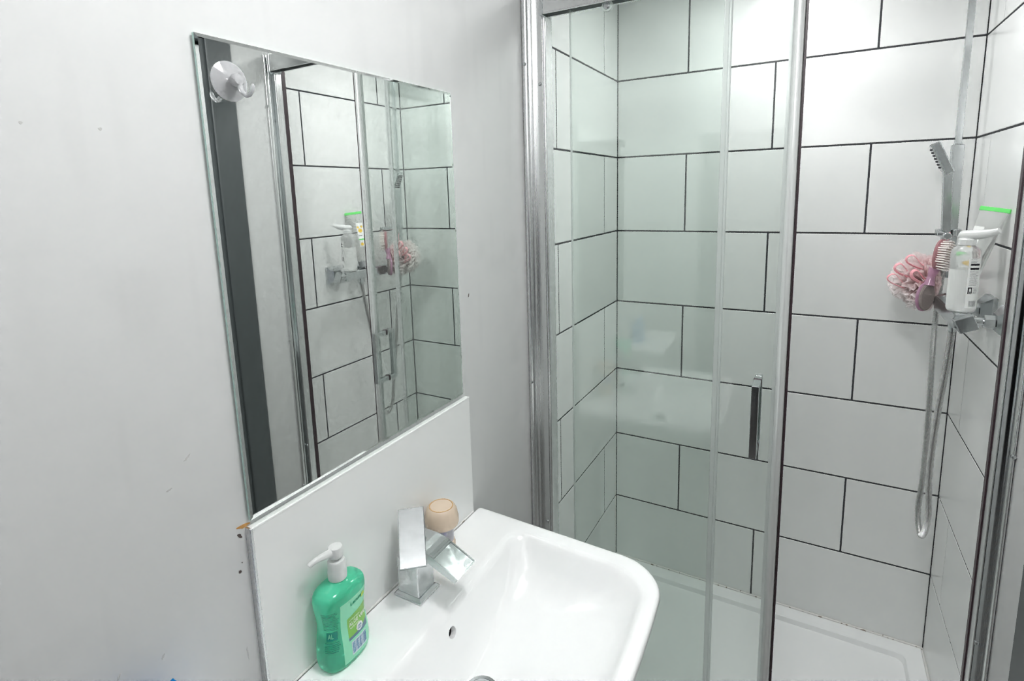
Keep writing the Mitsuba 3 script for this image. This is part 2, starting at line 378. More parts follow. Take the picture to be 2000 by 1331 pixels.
# suction cup hook on the mirror
t = thing('suction_hook', 'clear plastic suction cup hook stuck to the mirror in its upper left corner', 'hook')
sc = np.array([mx, -1.6858, -0.2722 + ZO])
cup = lathe([(0.0262, 0.0008), (0.0268, 0.0016), (0.024, 0.0026), (0.015, 0.0062), (0.008, 0.0105), (0.0065, 0.013), (0.003, 0.011), (0.010, 0.006), (0.02, 0.0022), (0.0262, 0.0004)][:8] + [(0.0225, 0.0014), (0.0255, 0.0004)], sc, 40, (1, 0, 0))
put(f'{t}__cup', cup, 'mat_clear', 40)
put(f'{t}__knob', lathe([(0.006, 0.010), (0.0075, 0.013), (0.009, 0.016), (0.009, 0.021), (0.007, 0.024), (0.001, 0.025)], sc, 24, (1, 0, 0)), 'mat_clear', 40)
hp = smooth_path([sc + [0.017, 0, 0.004], sc + [0.021, 0.001, -0.004], sc + [0.023, 0.002, -0.014], sc + [0.031, 0.003, -0.021], sc + [0.042, 0.003, -0.018], sc + [0.046, 0.003, -0.008]], 26)
put(f'{t}__hook', tube(hp, np.r_[np.linspace(0.0036, 0.0028, 24), 0.0026, 0.0014], 10), 'mat_clear', 40)

# ------------------------------------------------------------------ splashback
t = thing('splashback', 'white tile splashback with metal edge trim between mirror and washbasin', 'splashback')
S0, S1, ST, SB = -1.727, -1.1465, -0.9235 + ZO, -1.2235 + ZO
put(f'{t}__panel', cbox((0.0004, S0, SB), (0.0118, S1, ST), 0.0006), 'mat_tile')
put(f'{t}__trim', cat(cbox((0.0004, S0 - 0.0032, SB), (0.0105, S0, ST + 0.003), 0.0004), cbox((0.0105, S0 - 0.0032, SB), (0.0128, S0 + 0.0012, ST + 0.003), 0.0006)), 'mat_trim', label='brushed metal edge trim on the left side')
put(f'{t}__trim', cat(cbox((0.0004, S0, ST), (0.0105, S1, ST + 0.0028), 0.0004), cbox((0.0105, S0, ST - 0.0008), (0.0128, S1, ST + 0.0028), 0.0006)), 'mat_white_print', label='pale edge trim along the top')
put(f'{t}__gap', cbox((0.0004, S1, SB), (0.006, S1 + 0.0012, ST), 0.0002), 'mat_grout')
sy = np.linspace(S0 + 0.004, S1 - 0.003, 90)
put(f'{t}__sealant', tube(np.c_[np.full(90, 0.0126), sy, np.full(90, SB + 0.0004)], 0.0023 + 0.0005 * meshkit.noise(np.c_[sy * 60, sy * 0, sy * 0]), 8), 'mat_sealant', True, label='stained sealant line where the splashback meets the washbasin')

# ------------------------------------------------------------------ washbasin
BZ = -1.2245 + ZO
YC = -1.430


def rrect(x0, x1, hy, rb, rf, n=12, m=14, bow=0.0, taper=0.0):
    """Outline in the xy plane (x away from the wall): small corners rb at the wall, large corners rf in front."""
    pts = []
    for (cx, cy, r, a0) in ((x1 - rf, hy - rf, rf, 90), (x0 + rb, hy - rb, rb, 180), (x0 + rb, -hy + rb, rb, 270), (x1 - rf, -hy + rf, rf, 0)):
        pass
    corners = [(x0 + rb, -hy + rb, rb, 180), (x1 - rf, -hy + rf, rf, 270), (x1 - rf, hy - rf, rf, 0), (x0 + rb, hy - rb, rb, 90)]
    for k, (cx, cy, r, a0) in enumerate(corners):
        a = np.radians(a0 + np.linspace(0, 90, n))
        arc = np.stack([cx + r * np.cos(a), cy + r * np.sin(a)], 1)
        nx, ny, nr, na = corners[(k + 1) % 4]
        b = np.array([nx + nr * math.cos(math.radians(na)), ny + nr * math.sin(math.radians(na))])
        s = np.linspace(0, 1, m + 2)[1:-1, None]
        pts += [arc, arc[-1] * (1 - s) + b * s]
    p = np.vstack(pts)
    fx = np.clip((p[:, 0] - x0) / (x1 - x0), 0, 1)
    p[:, 0] += bow * fx ** 2 * (1 - (p[:, 1] / hy) ** 2)
    p[:, 1] *= 1 - taper * fx
    return p


def ring(z, x0, x1, hy, rb, rf, bow=0.0, taper=0.0):
    p = rrect(x0, x1, hy, rb, rf, bow=bow, taper=taper)
    return np.c_[p[:, 0], p[:, 1] + YC, np.full(len(p), BZ + z)]


OX, OH, BOW, TAP = 0.492, 0.311, 0.014, 0.055
rings = [ring(-0.20, 0.0135, 0.20, 0.09, 0.02, 0.06), ring(-0.165, 0.0135, 0.30, 0.17, 0.02, 0.08), ring(-0.11, 0.0135, 0.42, 0.255, 0.02, 0.09, BOW, TAP), ring(-0.055, 0.0135, 0.474, 0.296, 0.015, 0.09, BOW, TAP),
         ring(-0.022, 0.0135, 0.489, 0.309, 0.010, 0.092, BOW, TAP), ring(-0.012, 0.0135, OX, OH, 0.008, 0.094, BOW, TAP), ring(-0.005, 0.0135, OX - 0.0008, OH - 0.0008, 0.008, 0.094, BOW, TAP),
         ring(-0.0015, 0.0140, OX - 0.004, OH - 0.004, 0.008, 0.092, BOW, TAP), ring(0, 0.016, OX - 0.010, OH - 0.010, 0.008, 0.09, BOW, TAP),
         ring(-0.0002, 0.128, 0.470, 0.274, 0.028, 0.078, BOW, TAP), ring(-0.0016, 0.138, 0.464, 0.268, 0.03, 0.075, BOW, TAP), ring(-0.006, 0.146, 0.459, 0.262, 0.034, 0.072, BOW, TAP), ring(-0.016, 0.152, 0.454, 0.256, 0.04, 0.07, BOW, TAP),
         ring(-0.05, 0.162, 0.440, 0.238, 0.05, 0.08, BOW, TAP), ring(-0.08, 0.170, 0.410, 0.212, 0.06, 0.09, BOW), ring(-0.10, 0.178, 0.37, 0.17, 0.07, 0.09), ring(-0.114, 0.186, 0.32, 0.12, 0.06, 0.06), ring(-0.121, 0.192, 0.27, 0.065, 0.035, 0.035),
         ring(-0.123, 0.200, 0.248, 0.026, 0.02, 0.02)]
basin = loft(rings)


def to_man(t):
    return m3.Manifold(m3.Mesh(np.asarray(t.vertices, np.float32), np.asarray(t.faces, np.uint32)))


def from_man(m):
    q = m.to_mesh()
    return trimesh.Trimesh(q.vert_properties[:, :3], q.tri_verts, process=False)


OV = np.array([0.160, -1.446, BZ - 0.040])
hole = lathe([(0.0105, -0.02), (0.0105, 0.02)], OV, 28, (1, 0, 0.35))
try:
    bm = to_man(basin) - to_man(hole)
    if bm.num_tri() > 100:
        basin = from_man(bm)
except Exception as e:
    print('boolean', e)
t = thing('washbasin', 'white ceramic washbasin with rounded front corners under the splashback', 'washbasin')
put(f'{t}__bowl', basin, 'mat_ceramic', 38)
put(f'{t}__overflow_shade', lathe([(0.0101, -0.018), (0.0101, -0.0135)], OV, 28, (1, 0, 0.35)), 'mat_black', 30, label='black disc standing for the shade deep in the hole')  # black disc paints the shade at the bottom of the drilled hole
put(f'{t}__waste', cat(lathe([(0.020, -0.004), (0.031, 0.0), (0.0325, 0.002), (0.031, 0.0042), (0.025, 0.0046), (0.024, 0.002)], (0.231, -1.462, BZ - 0.1225), 36), lathe([(0.023, 0.001), (0.0225, 0.006), (0.016, 0.009), (0.001, 0.0105)], (0.231, -1.462, BZ - 0.1225), 36)), 'mat_chrome', 35, label='round chrome waste')
put(f'{t}__pedestal', loft([ring(z, a, b, h, 0.02, 0.05) for z, a, b, h in ((-0.92, 0.014, 0.21, 0.11), (-0.88, 0.014, 0.20, 0.10), (-0.5, 0.014, 0.19, 0.085), (-0.21, 0.014, 0.21, 0.095))]), 'mat_ceramic', 40)

# ------------------------------------------------------------------ tap
t = thing('basin_tap', 'square chrome mixer tap with a flat lever on the washbasin ledge', 'tap')
tx0, tx1, ty0, ty1 = 0.034, 0.086, -1.453, -1.403
put(f'{t}__base_plate', cat(cbox((0.026, -1.459, BZ), (0.095, -1.396, BZ + 0.005), 0.0012), hull(np.vstack([[[a, b, BZ + 0.005] for a in (0.028, 0.093) for b in (-1.457, -1.398)], [[a, b, BZ + 0.009] for a in (0.033, 0.088) for b in (-1.453, -1.402)]]))), 'mat_chrome')
bar = cbox((tx0, ty0, BZ + 0.008), (tx1, ty1, BZ + 0.082), 0.002)
put(f'{t}__body', bar, 'mat_chrome_stained', label='column with dried water marks')
# spout: a flat open channel sloping down away from the wall
SPX = [(0.036, 0.074), (0.086, 0.074), (0.108, 0.0885), (0.1690, 0.0665), (0.178, 0.0775), (0.110, 0.1072), (0.100, 0.1095), (0.086, 0.1115), (0.036, 0.1115)]
from shapely.geometry import Polygon
spout = trimesh.creation.extrude_polygon(Polygon(SPX), 0.060, engine='earcut')
spout.apply_transform(frame([0, -1.3855, BZ], [1, 0, 0], [0, 0, 1], [0, -1, 0]))
sl = math.atan2(0.0297, 0.068)
sA = frame([0.110, -1.4155, BZ + 0.1072], [math.cos(sl), 0, -math.sin(sl)], [0, 1, 0], [math.sin(sl), 0, math.cos(sl)])
cut = placed(cbox((0.012, -0.0275, -0.003), (0.0715, 0.0275, 0.02), 0.0005), sA)
try:
    spout = from_man(to_man(spout) - to_man(cut))
except Exception as e:
    print('spout', e)
put(f'{t}__spout', spout, 'mat_chrome')
put(f'{t}__spout_channel', placed(cbox((0.0122, -0.0273, -0.0032), (0.0713, 0.0273, -0.0012), 0.0005), sA), 'mat_chrome_stained', label='open water channel with white limescale')
put(f'{t}__spout_ridge', placed(cbox((0.002, -0.029, -0.001), (0.008, 0.029, 0.0022), 0.0008), sA), 'mat_chrome')

yaw, tilt, LL, LW = 0.7063, 0.7506, 0.1113 * 0.971, 0.0517 * 0.971
wd = np.array([math.cos(yaw), math.sin(yaw), 0])
hd = np.array([-math.sin(yaw), math.cos(yaw), 0]) * math.cos(tilt) + np.array([0, 0, math.sin(tilt)])
nd = np.cross(wd, hd)
nd = nd if nd[2] > 0 else -nd
lc = np.array([0.0585, -1.4312, -1.104 + ZO]) + 0.035 * np.array([0.556, -0.617, 0.557])
lever = placed(cbox((-LW / 2, -LL / 2, -0.009), (LW / 2, LL / 2, 0), 0.0012), frame(lc, wd, hd, np.cross(wd, hd)))
put(f'{t}__lever', lever, 'mat_chrome', label='flat chrome lever')
put(f'{t}__lever_neck', hull(np.vstack([[[a, b, BZ + 0.108] for a in (0.046, 0.078) for b in (-1.442, -1.408)], [lc - nd * 0.008 + wd * a + hd * b for a in (-0.014, 0.014) for b in (-0.016, 0.014)]])), 'mat_chrome')

# ------------------------------------------------------------------ green soap bottle
t = thing('soap_bottle', 'green transparent hand soap bottle with a white pump on the washbasin', 'soap bottle')
BC = np.array([0.0445, -1.606])
prof = [(0.0, 0.78, 0.80), (0.003, 0.90, 0.90), (0.009, 0.975, 0.975), (0.02, 1.0, 1.0), (0.04, 0.985, 0.985), (0.06, 0.935, 0.93), (0.078, 0.90, 0.885), (0.095, 0.92, 0.91), (0.112, 0.965, 0.965), (0.124, 0.985, 0.985), (0.131, 0.97, 0.97),
        (0.137, 0.90, 0.915), (0.1415, 0.76, 0.80), (0.145, 0.58, 0.60), (0.1475, 0.47, 0.36), (0.149, 0.44, 0.31), (0.154, 0.44, 0.31)]
HX, HY, NE = 0.0305, 0.0470, 2.7
pz, px_, py_ = (np.array(c) for c in zip(*prof))


def bottle_r(z):
    from scipy.interpolate import PchipInterpolator
    return HX * PchipInterpolator(pz, px_)(z), HY * PchipInterpolator(pz, py_)(z)


def se(hx, hy, a, n):
    c, s = np.cos(a), np.sin(a)
    return np.stack([hx * np.sign(c) * np.abs(c) ** (2 / n), hy * np.sign(s) * np.abs(s) ** (2 / n)], -1)


def bottle_ring(z, grow=0.0):
    hx, hy = bottle_r(z)
    n = NE if z < 0.138 else 2 + (NE - 2) * max(0, (0.149 - z) / 0.011)
    p = se(hx + grow, hy + grow, np.arange(64) * 2 * np.pi / 64, n)
    return np.c_[p + BC, np.full(64, BZ + 0.0004 + z)]


zs = np.r_[0, 0.0015, 0.003, 0.006, 0.009, 0.014, np.linspace(0.02, 0.13, 24), np.linspace(0.1325, 0.149, 12), 0.154]
put(f'{t}__body', loft([bottle_ring(z) for z in zs]), 'mat_green_soap', 50)


def on_front(y, z, lift=0.0006):
    """Label coordinates (y from the middle of the face that looks into the room, z above the base) to a point on the bottle."""
    y, z = np.asarray(y, float), np.asarray(z, float)
    hx, hy = bottle_r(z)
    x = hx * (1 - np.clip(np.abs(y / hy), 0, 0.999) ** NE) ** (1 / NE)
    return np.stack([BC[0] + x + lift, BC[1] + y, BZ + z], -1)


def on_end(s, z, lift=0.0006):
    """The same for the rounded end facing the viewer: s the angle parameter from the front face's edge."""
    s, z = np.asarray(s, float), np.asarray(z, float)
    hx, hy = bottle_r(z)
    p = se(1.0, 1.0, s, NE)
    return np.stack([BC[0] + (hx + lift) * p[..., 0], BC[1] + (hy + lift) * p[..., 1], BZ + z], -1)


def patch(fn, u0, u1, z0, z1, nu=14, nz=10, lift=0.0006, shape=None, **k):
    u, z = np.meshgrid(np.linspace(0, 1, nu), np.linspace(0, 1, nz), indexing='ij')
    if shape is not None:
        z = shape(u, z)
    pts = fn(u0 + (u1 - u0) * u, z0 + (z1 - z0) * z, lift).reshape(-1, 3)
    return trimesh.Trimesh(pts, grid_faces(nu, nz, False), process=False)


def lettering(fn, text, u0, z0, h, lift, bold=False, slope=0.0, squeeze=1.0, to_u=None):
    m = meshkit.text_mesh(text, h, 0.0002, bold)
    v = m.vertices.copy()
    u = u0 + (v[:, 0] * squeeze if to_u is None else to_u * v[:, 0])
    m.vertices = fn(u, z0 + v[:, 1] + slope * v[:, 0], lift + v[:, 2])
    return m


put(f'{t}__label', patch(on_front, -0.024, 0.038, 0.010, 0.121, 20, 16, 0.0002), 'mat_label_pale', True, label='pale mint label sheet')
put(f'{t}__label', cat(patch(on_front, -0.012, 0.032, 0.052, 0.093, 16, 12, 0.0005, shape=lambda u, z: z * (0.86 + 0.14 * u))), 'mat_label_green', True, label='lime green label')
put(f'{t}__label', patch(on_front, -0.012, 0.032, 0.047, 0.056, 16, 8, 0.0007, shape=lambda u, z: z * (0.55 + 1.0 * u ** 3) + (1 - z) * 0.0), 'mat_label_slate', True, label='slate blue band under the green label')
put(f'{t}__lettering', cat(lettering(on_front, 'ALOE VERA', -0.0095, 0.0715, 0.0062, 0.0011, True, 0, 0.93), lettering(on_front, 'ANTIBACTERIAL', -0.008, 0.0805, 0.0022, 0.0010), lettering(on_front, 'HAND WASH', -0.008, 0.066, 0.0026, 0.0010)), 'mat_white_print', False)
a = np.arange(20) * 2 * np.pi / 20
sealc = on_front(0.0125 + 0.0075 * np.cos(a) * (1 + 0.05 * np.cos(8 * a)), 0.0585 + 0.0072 * np.sin(a), 0.0011)
put(f'{t}__seal_print', trimesh.Trimesh(np.vstack([sealc, on_front(0.0125, 0.0585, 0.0011)]), [[j, (j + 1) % 20, 20] for j in range(20)], process=False), 'mat_white_print', True)
put(f'{t}__seal_lettering', cat(lettering(on_front, '99%', 0.008, 0.0585, 0.003, 0.0014, True), lettering(on_front, 'FRESH', 0.0072, 0.0547, 0.0021, 0.0014)), 'mat_print_blue')
put(f'{t}__brand_lettering', lettering(on_front, 'Lacura', -0.004, 0.108, 0.0062, 0.0008, False, 0.05, 0.95), 'mat_print_green')
put(f'{t}__leaf_print', trimesh.Trimesh(np.vstack([on_front(0.0255 + 0.006 * np.cos(a) * (1 - 0.2 * np.sin(a)), 0.110 + 0.0042 * np.sin(a), 0.0007), on_front(0.0255, 0.110, 0.0007)]), [[j, (j + 1) % 20, 20] for j in range(20)], process=False), 'mat_label_lime', True)
put(f'{t}__barcode', patch(on_front, -0.008, 0.026, 0.018, 0.0425, 14, 8, 0.0006), 'mat_barcode', True, label='white barcode field')
bars, y = [], -0.0065
while y < 0.0245:
    w = rng.choice([0.0007, 0.0011, 0.0018])
    bars.append(patch(on_front, y, y + w, 0.0205, 0.041, 3, 6, 0.0009))
    y += w + rng.choice([0.0008, 0.0012, 0.0017])
put(f'{t}__barcode_bars', cat(*bars), 'mat_print_blue', True, kind='stuff')
# small print on the end that faces the viewer
A0 = math.radians(-90)
put(f'{t}__small_print', cat(*[patch(on_end, math.radians(-83), math.radians(-40 + 10 * rng.random()), z, z + 0.0009, 10, 2, 0.0007) for z in np.arange(0.083, 0.116, 0.0031)] +
                           [patch(on_end, math.radians(-80), math.radians(-38 + 8 * rng.random()), z, z + 0.0009, 10, 2, 0.0007) for z in np.arange(0.044, 0.060, 0.0031)]), 'mat_label_teal', True, kind='stuff')
put(f'{t}__back_print', patch(on_end, math.radians(-75), math.radians(-38), 0.064, 0.079, 12, 6, 0.0006), 'mat_label_teal', True, label='dark teal printed panel')
put(f'{t}__back_lettering', cat(lettering(on_end, 'AL', math.radians(-70), 0.0685, 0.0075, 0.0010, True, 0, 1, 26.0)), 'mat_label_pale')
put(f'{t}__collar', lathe([(0.0135, 0.150), (0.0155, 0.1505), (0.0158, 0.153), (0.0158, 0.166), (0.0148, 0.168), (0.0150, 0.170), (0.0150, 0.181), (0.0135, 0.184), (0.006, 0.185), (0.001, 0.185)], (BC[0], BC[1], BZ), 40), 'mat_pump_white', 35)
pump = lathe([(0.0052, 0.183), (0.0052, 0.1885), (0.0118, 0.190), (0.0128, 0.193), (0.0128, 0.203), (0.0112, 0.2075), (0.001, 0.2085)], (BC[0], BC[1], BZ), 32)
nz_ = smooth_path([[BC[0], BC[1] - 0.004, BZ + 0.201], [BC[0] - 0.003, BC[1] - 0.024, BZ + 0.2025], [BC[0] - 0.006, BC[1] - 0.042, BZ + 0.2025], [BC[0] - 0.0075, BC[1] - 0.049, BZ + 0.200]], 16)
put(f'{t}__pump_head', cat(pump, tube(nz_, np.linspace(0.0078, 0.0040, 16), 12)), 'mat_pump_white', 40)

# ------------------------------------------------------------------ small beige-capped bottle
t = thing('beige_capped_bottle', 'small clear bottle with a domed beige cap behind the tap', 'bottle')
gx, gy = 0.051, -1.325
put(f'{t}__base', lathe([(0.022, 0), (0.0265, 0.001), (0.0275, 0.006), (0.0275, 0.042), (0.0255, 0.047), (0.001, 0.048)], (gx, gy, BZ), 40), 'mat_beige', 35)
put(f'{t}__body', lathe([(0.022, 0.047), (0.0245, 0.049), (0.0245, 0.086), (0.019, 0.090), (0.001, 0.090)], (gx, gy, BZ), 40), 'mat_lilac', 35, label='clear lilac section')
put(f'{t}__insert', lathe([(0.006, 0.052), (0.006, 0.072), (0.001, 0.073)], (gx + 0.006, gy - 0.008, BZ), 20), 'mat_blue_spot', 35)
put(f'{t}__cap', lathe([(0.031, 0.0865), (0.0355, 0.0860), (0.0365, 0.089), (0.0365, 0.101), (0.0355, 0.103), (0.0352, 0.108), (0.0335, 0.1165), (0.0300, 0.1235), (0.0262, 0.1265), (0.0258, 0.1252), (0.001, 0.1255)], (gx, gy, BZ), 48), 'mat_beige', 30)
put(f'{t}__cap_ring', lathe([(0.0242, 0.125), (0.0260, 0.1253), (0.0260, 0.1272), (0.0242, 0.1272), (0.0242, 0.125)], (gx, gy, BZ), 48), 'mat_beige_dark', 30, label='darker tan ring')
put(f'{t}__button', lathe([(0.0236, 0.1245), (0.0236, 0.1268), (0.021, 0.1282), (0.001, 0.1288)], (gx, gy, BZ), 40), 'mat_beige', 35)

# ------------------------------------------------------------------ blue pack low on the left wall
t = thing('blue_pack', 'bright blue pack tip at the bottom edge of the left wall', 'pack')
bp_ = Z([[0.052, -1.8735, -1.0275], [0.050, -1.862, -1.075], [0.044, -1.945, -1.085], [0.044, -1.88, -1.165], [0.044, -1.96, -1.165]])
put(f'{t}__wrapper', hull(np.vstack([bp_ + [0.004, 0, 0], bp_[1:] - [0.038, 0, 0], bp_[:1] - [0.004, 0, 0]])), 'mat_blue_pack')
t = thing('toilet_cistern', 'white ceramic toilet cistern below the blue pack', 'cistern')
put(f'{t}__tank', rbox((0.002, -2.14, 0.50), (0.17, -1.79, 0.945), 0.02), 'mat_ceramic', 30)
put(f'{t}__lid', rbox((0.001, -2.15, 0.944), (0.18, -1.78, 0.98), 0.012), 'mat_ceramic', 30)

# ------------------------------------------------------------------ shower tray
t = 'shower_tray'


def tray_ring(z, ins, r):
    p = rrect(ins, W - ins, 0.40 - ins, r, r)
    return np.c_[p[:, 0], p[:, 1] - 0.4025, np.full(len(p), z)]


tray = loft([tray_ring(0.0, 0.003, 0.004), tray_ring(TRAY - 0.004, 0.003, 0.004), tray_ring(TRAY, 0.006, 0.004), tray_ring(TRAY, 0.058, 0.02), tray_ring(TRAY - 0.0025, 0.062, 0.022), tray_ring(TRAY - 0.018, 0.069, 0.028), tray_ring(TRAY - 0.0205, 0.076, 0.03), tray_ring(TRAY - 0.024, 0.25, 0.05), tray_ring(TRAY - 0.027, 0.34, 0.05)])
put(t, tray, 'mat_tray', 30, label='white shower tray with a shallow recess on the shower floor', cat='shower tray')
seal = cat(tube([[0.004, -0.003, TRAY], [W - 0.006, -0.003, TRAY]], 0.0045, 8), tube([[W - 0.006, -0.004, TRAY], [W - 0.006, -0.74, TRAY]], 0.0045, 8), tube([[0.006, -0.004, TRAY], [0.006, -0.73, TRAY]], 0.0045, 8))
put(f'{t}__sealant', seal, 'mat_sealant', True, label='stained sealant along the tiles')

# ------------------------------------------------------------------ shower screen
PT = 0.095 + ZO          # top of the profiles
P0 = 0.05


def poly_extrude(poly, z0, z1):
    from shapely.geometry import Polygon
    m = trimesh.creation.extrude_polygon(Polygon(poly), z1 - z0, engine='earcut')
    m.apply_translation((0, 0, z0))
    return m


def arc(cx, cy, r, a0, a1, n=8):
    a = np.radians(np.linspace(a0, a1, n))
    return [(cx + r * math.cos(q), cy + r * math.sin(q)) for q in a]


def wall_profile(key, label, yo, mirror):
    """A wall channel with a rounded lip and an inner channel with a rounded edge; built at the left wall, mirrored for the right one."""
    t = thing(key, label, 'shower profile', 'shower screen wall profiles')

    flat = 'mat_chrome' if mirror else 'mat_aluminium_flat'  # right upright gets a darker metal to paint in its dark reflections

    def fix(p):
        p = [(x, y + yo) for x, y in p]
        return [(X0 - 0.43 * x, y) for x, y in p][::-1] if mirror else p
    lip = [(0.0026, 0.06)] + [(0.0026, 0.006)] + arc(0.011, 0.010, 0.0095, 205, 335, 9) + [(0.0225, 0.012), (0.0225, 0.06)]
    put(f'{t}__wall_channel', poly_extrude(fix([(0.0226, 0.06), (0.0226, 0.014), (0.030, 0.013), (0.030, 0.06)]), P0, PT - 0.002), flat, 30)
    put(f'{t}__rounded_lip', poly_extrude(fix(lip), P0, PT), 'mat_aluminium', 40, label='polished rounded lip')
    put(f'{t}__inner_channel', poly_extrude(fix([(0.0301, 0.026), (0.0385, 0.026), (0.039, 0.0252), (0.054, 0.0252), (0.054, 0.07), (0.0301, 0.07)]), P0, PT - 0.001), flat, 30)
    put(f'{t}__inner_edge', poly_extrude(fix([(0.0541, 0.07), (0.0541, 0.030)] + arc(0.0575, 0.032, 0.0055, 230, 360, 8) + [(0.063, 0.07)]), P0, PT), 'mat_aluminium', 40, label='polished inner edge')
    if mirror:
        put(f'{t}__rubber_strip', poly_extrude([(X0 - 0.0295, yo + 0.056), (X0 - 0.0272, yo + 0.056), (X0 - 0.0272, yo + 0.07), (X0 - 0.0295, yo + 0.07)], P0, PT - 0.001), 'mat_seal_dark', label='thin dark rubber strip')
    X = lambda x: X0 - 0.43 * x if mirror else x
    for (x, y, z) in ((0.012, 0.0003, -0.088), (0.046, 0.0250, -0.140), (0.012, 0.0003, -0.992), (0.046, 0.025, -1.45), (0.012, 0.0003, -1.62)):
        put(f'{t}__screw', lathe([(0.001, -0.002), (0.005, -0.002), (0.005, 0.001), (0.0035, 0.0032), (0.0008, 0.0036)], (X(x), y + yo, z + ZO), 12, (0, -1, 0.1)), 'mat_chrome', 30)
    return t


YL, YR = -0.820, -0.797
wall_profile('wall_profile', 'polished aluminium upright fixing the glass screen to the left wall', YL, False)
wall_profile('wall_profile_001', 'aluminium upright at the right wall beside the shower opening, darker metal for its dark reflections', YR, True)

t = thing('top_rail', 'aluminium rail across the top of the shower screen', 'rail')
ra, rb_ = np.array([0.0545, YL + 0.012]), np.array([X0 - 0.0240, YR + 0.004])
RB, RTp = 0.0375 + ZO, 0.092 + ZO
dv = (rb_ - ra) / np.linalg.norm(rb_ - ra)
nv = np.array([-dv[1], dv[0]])


def rail_piece(o0, o1, z0, z1, c=0.002, a=0.0, b=0.0):
    L = np.linalg.norm(rb_ - ra)
    return placed(cbox((a, o0, z0), (L - b, o1, z1), c), frame([*ra, 0], [*dv, 0], [*nv, 0], [0, 0, 1]))


put(f'{t}__rail_body', cat(rail_piece(0, 0.004, RB, RTp, 0.001, 0.009, 0.009), rail_piece(0.004, 0.044, RTp - 0.004, RTp, 0.001, 0.009, 0.009), rail_piece(0.044, 0.048, RB, RTp, 0.001, 0.009, 0.009), rail_piece(0.0035, 0.0115, RB, RB + 0.002, 0.0005, 0.009, 0.009), rail_piece(0.040, 0.0445, RB, RB + 0.002, 0.0005, 0.009, 0.009)), 'mat_aluminium', 30)
put(f'{t}__rail_lip', rail_piece(-0.001, 0.003, RB - 0.003, RB + 0.001, 0.0006, 0.009, 0.009), 'mat_aluminium_flat')
put(f'{t}__end_cap', cbox((0.0545, YL + 0.009, RB - 0.006), (0.0635, YL + 0.062, RTp + 0.001), 0.001), 'mat_chrome')
put(f'{t}__end_cap', cbox((X0 - 0.0340, YR + 0.001, RB - 0.006), (X0 - 0.0240, YR + 0.054, RTp + 0.001), 0.001), 'mat_chrome')


def pane(x0, y0, x1, y1, z0, z1):
    V = np.array([[x0, y0, z0], [x1, y1, z0], [x1, y1, z1], [x0, y0, z1]])
    return trimesh.Trimesh(V, [[0, 1, 2], [0, 2, 3]], process=False)


G0 = TRAY + 0.006
t = thing('fixed_glass_panel', 'greenish fixed glass panel of the shower screen beside the left wall', 'glass panel')
fy = lambda x: -0.793 + 0.010 * (x - 0.1)
put(f'{t}__pane', pane(0.0632, fy(0.063), 0.520, fy(0.52), G0, RB - 0.001), 'mat_pane_fixed')
put(f'{t}__seal', cat(cbox((0.5195, fy(0.52) - 0.0035, G0), (0.531, fy(0.52) + 0.0035, RB - 0.003), 0.0012), tube([[0.5335, fy(0.53), G0], [0.5335, fy(0.53), RB - 0.003]], 0.0042, 12)), 'mat_seal', 40, label='clear plastic edge strip')

t = thing('sliding_glass_door', 'sliding glass shower door slid open to the left, with a square chrome handle', 'shower door')
dy = lambda x: -0.771 + 0.016 * (x - 0.4)
D0, D1 = 0.131, 0.660
put(f'{t}__pane', pane(D0, dy(D0), D1, dy(D1), G0 + 0.004, RB + 0.010), 'mat_pane_door')
put(f'{t}__seal', cbox((D0 - 0.004, dy(D0) - 0.003, G0), (D0 + 0.001, dy(D0) + 0.003, RB + 0.008), 0.0015), 'mat_seal', 30, label='clear plastic edge strip')
e0 = dy(D1)
put(f'{t}__closing_edge', cat(poly_extrude(arc(0.6735, e0, 0.0115, 190, 350, 12) + [(0.686, e0 + 0.011), (0.660, e0 + 0.011)], G0, RB + 0.008)), 'mat_edge_pale', 40, label='pale rounded aluminium edge')
put(f'{t}__edge_channel', poly_extrude([(0.656, e0 - 0.006), (0.663, e0 - 0.006), (0.663, e0 + 0.006), (0.656, e0 + 0.006)], G0, RB + 0.008), 'mat_seal')
put(f'{t}__magnet_strip', poly_extrude([(0.686, e0 - 0.003), (0.6905, e0 - 0.003), (0.6905, e0 + 0.011), (0.686, e0 + 0.011)], G0, RB + 0.008), 'mat_seal_dark', label='thin dark magnetic strip')
hz0, hz1 = -1.094 + ZO, -0.908 + ZO
hx0, hx1 = 0.6145, 0.6315
hyo, hyi, hyg = -0.826, -0.726, dy(0.62)
hd_ = f'{t}__handle'
put(hd_, cbox((hx0, hyo, hz0), (hx1, hyo + 0.015, hz1), 0.001), 'mat_chrome', label='square chrome pull handle on both sides of the glass')
put(f'{hd_}__inner_bar', cbox((hx0, hyi - 0.015, hz0), (hx1, hyi, hz1), 0.001), 'mat_chrome')
for z in (hz0, hz1 - 0.016):
    put(f'{hd_}__link', cat(cbox((hx0, hyo + 0.015, z), (hx1, hyg - 0.004, z + 0.016), 0.001), cbox((hx0, hyg + 0.004, z), (hx1, hyi - 0.015, z + 0.016), 0.001)), 'mat_chrome')
    put(f'{hd_}__washer', cbox((hx0 - 0.001, hyg - 0.004, z - 0.001), (hx1 + 0.001, hyg + 0.004, z + 0.017), 0.001), 'mat_seal_dark')
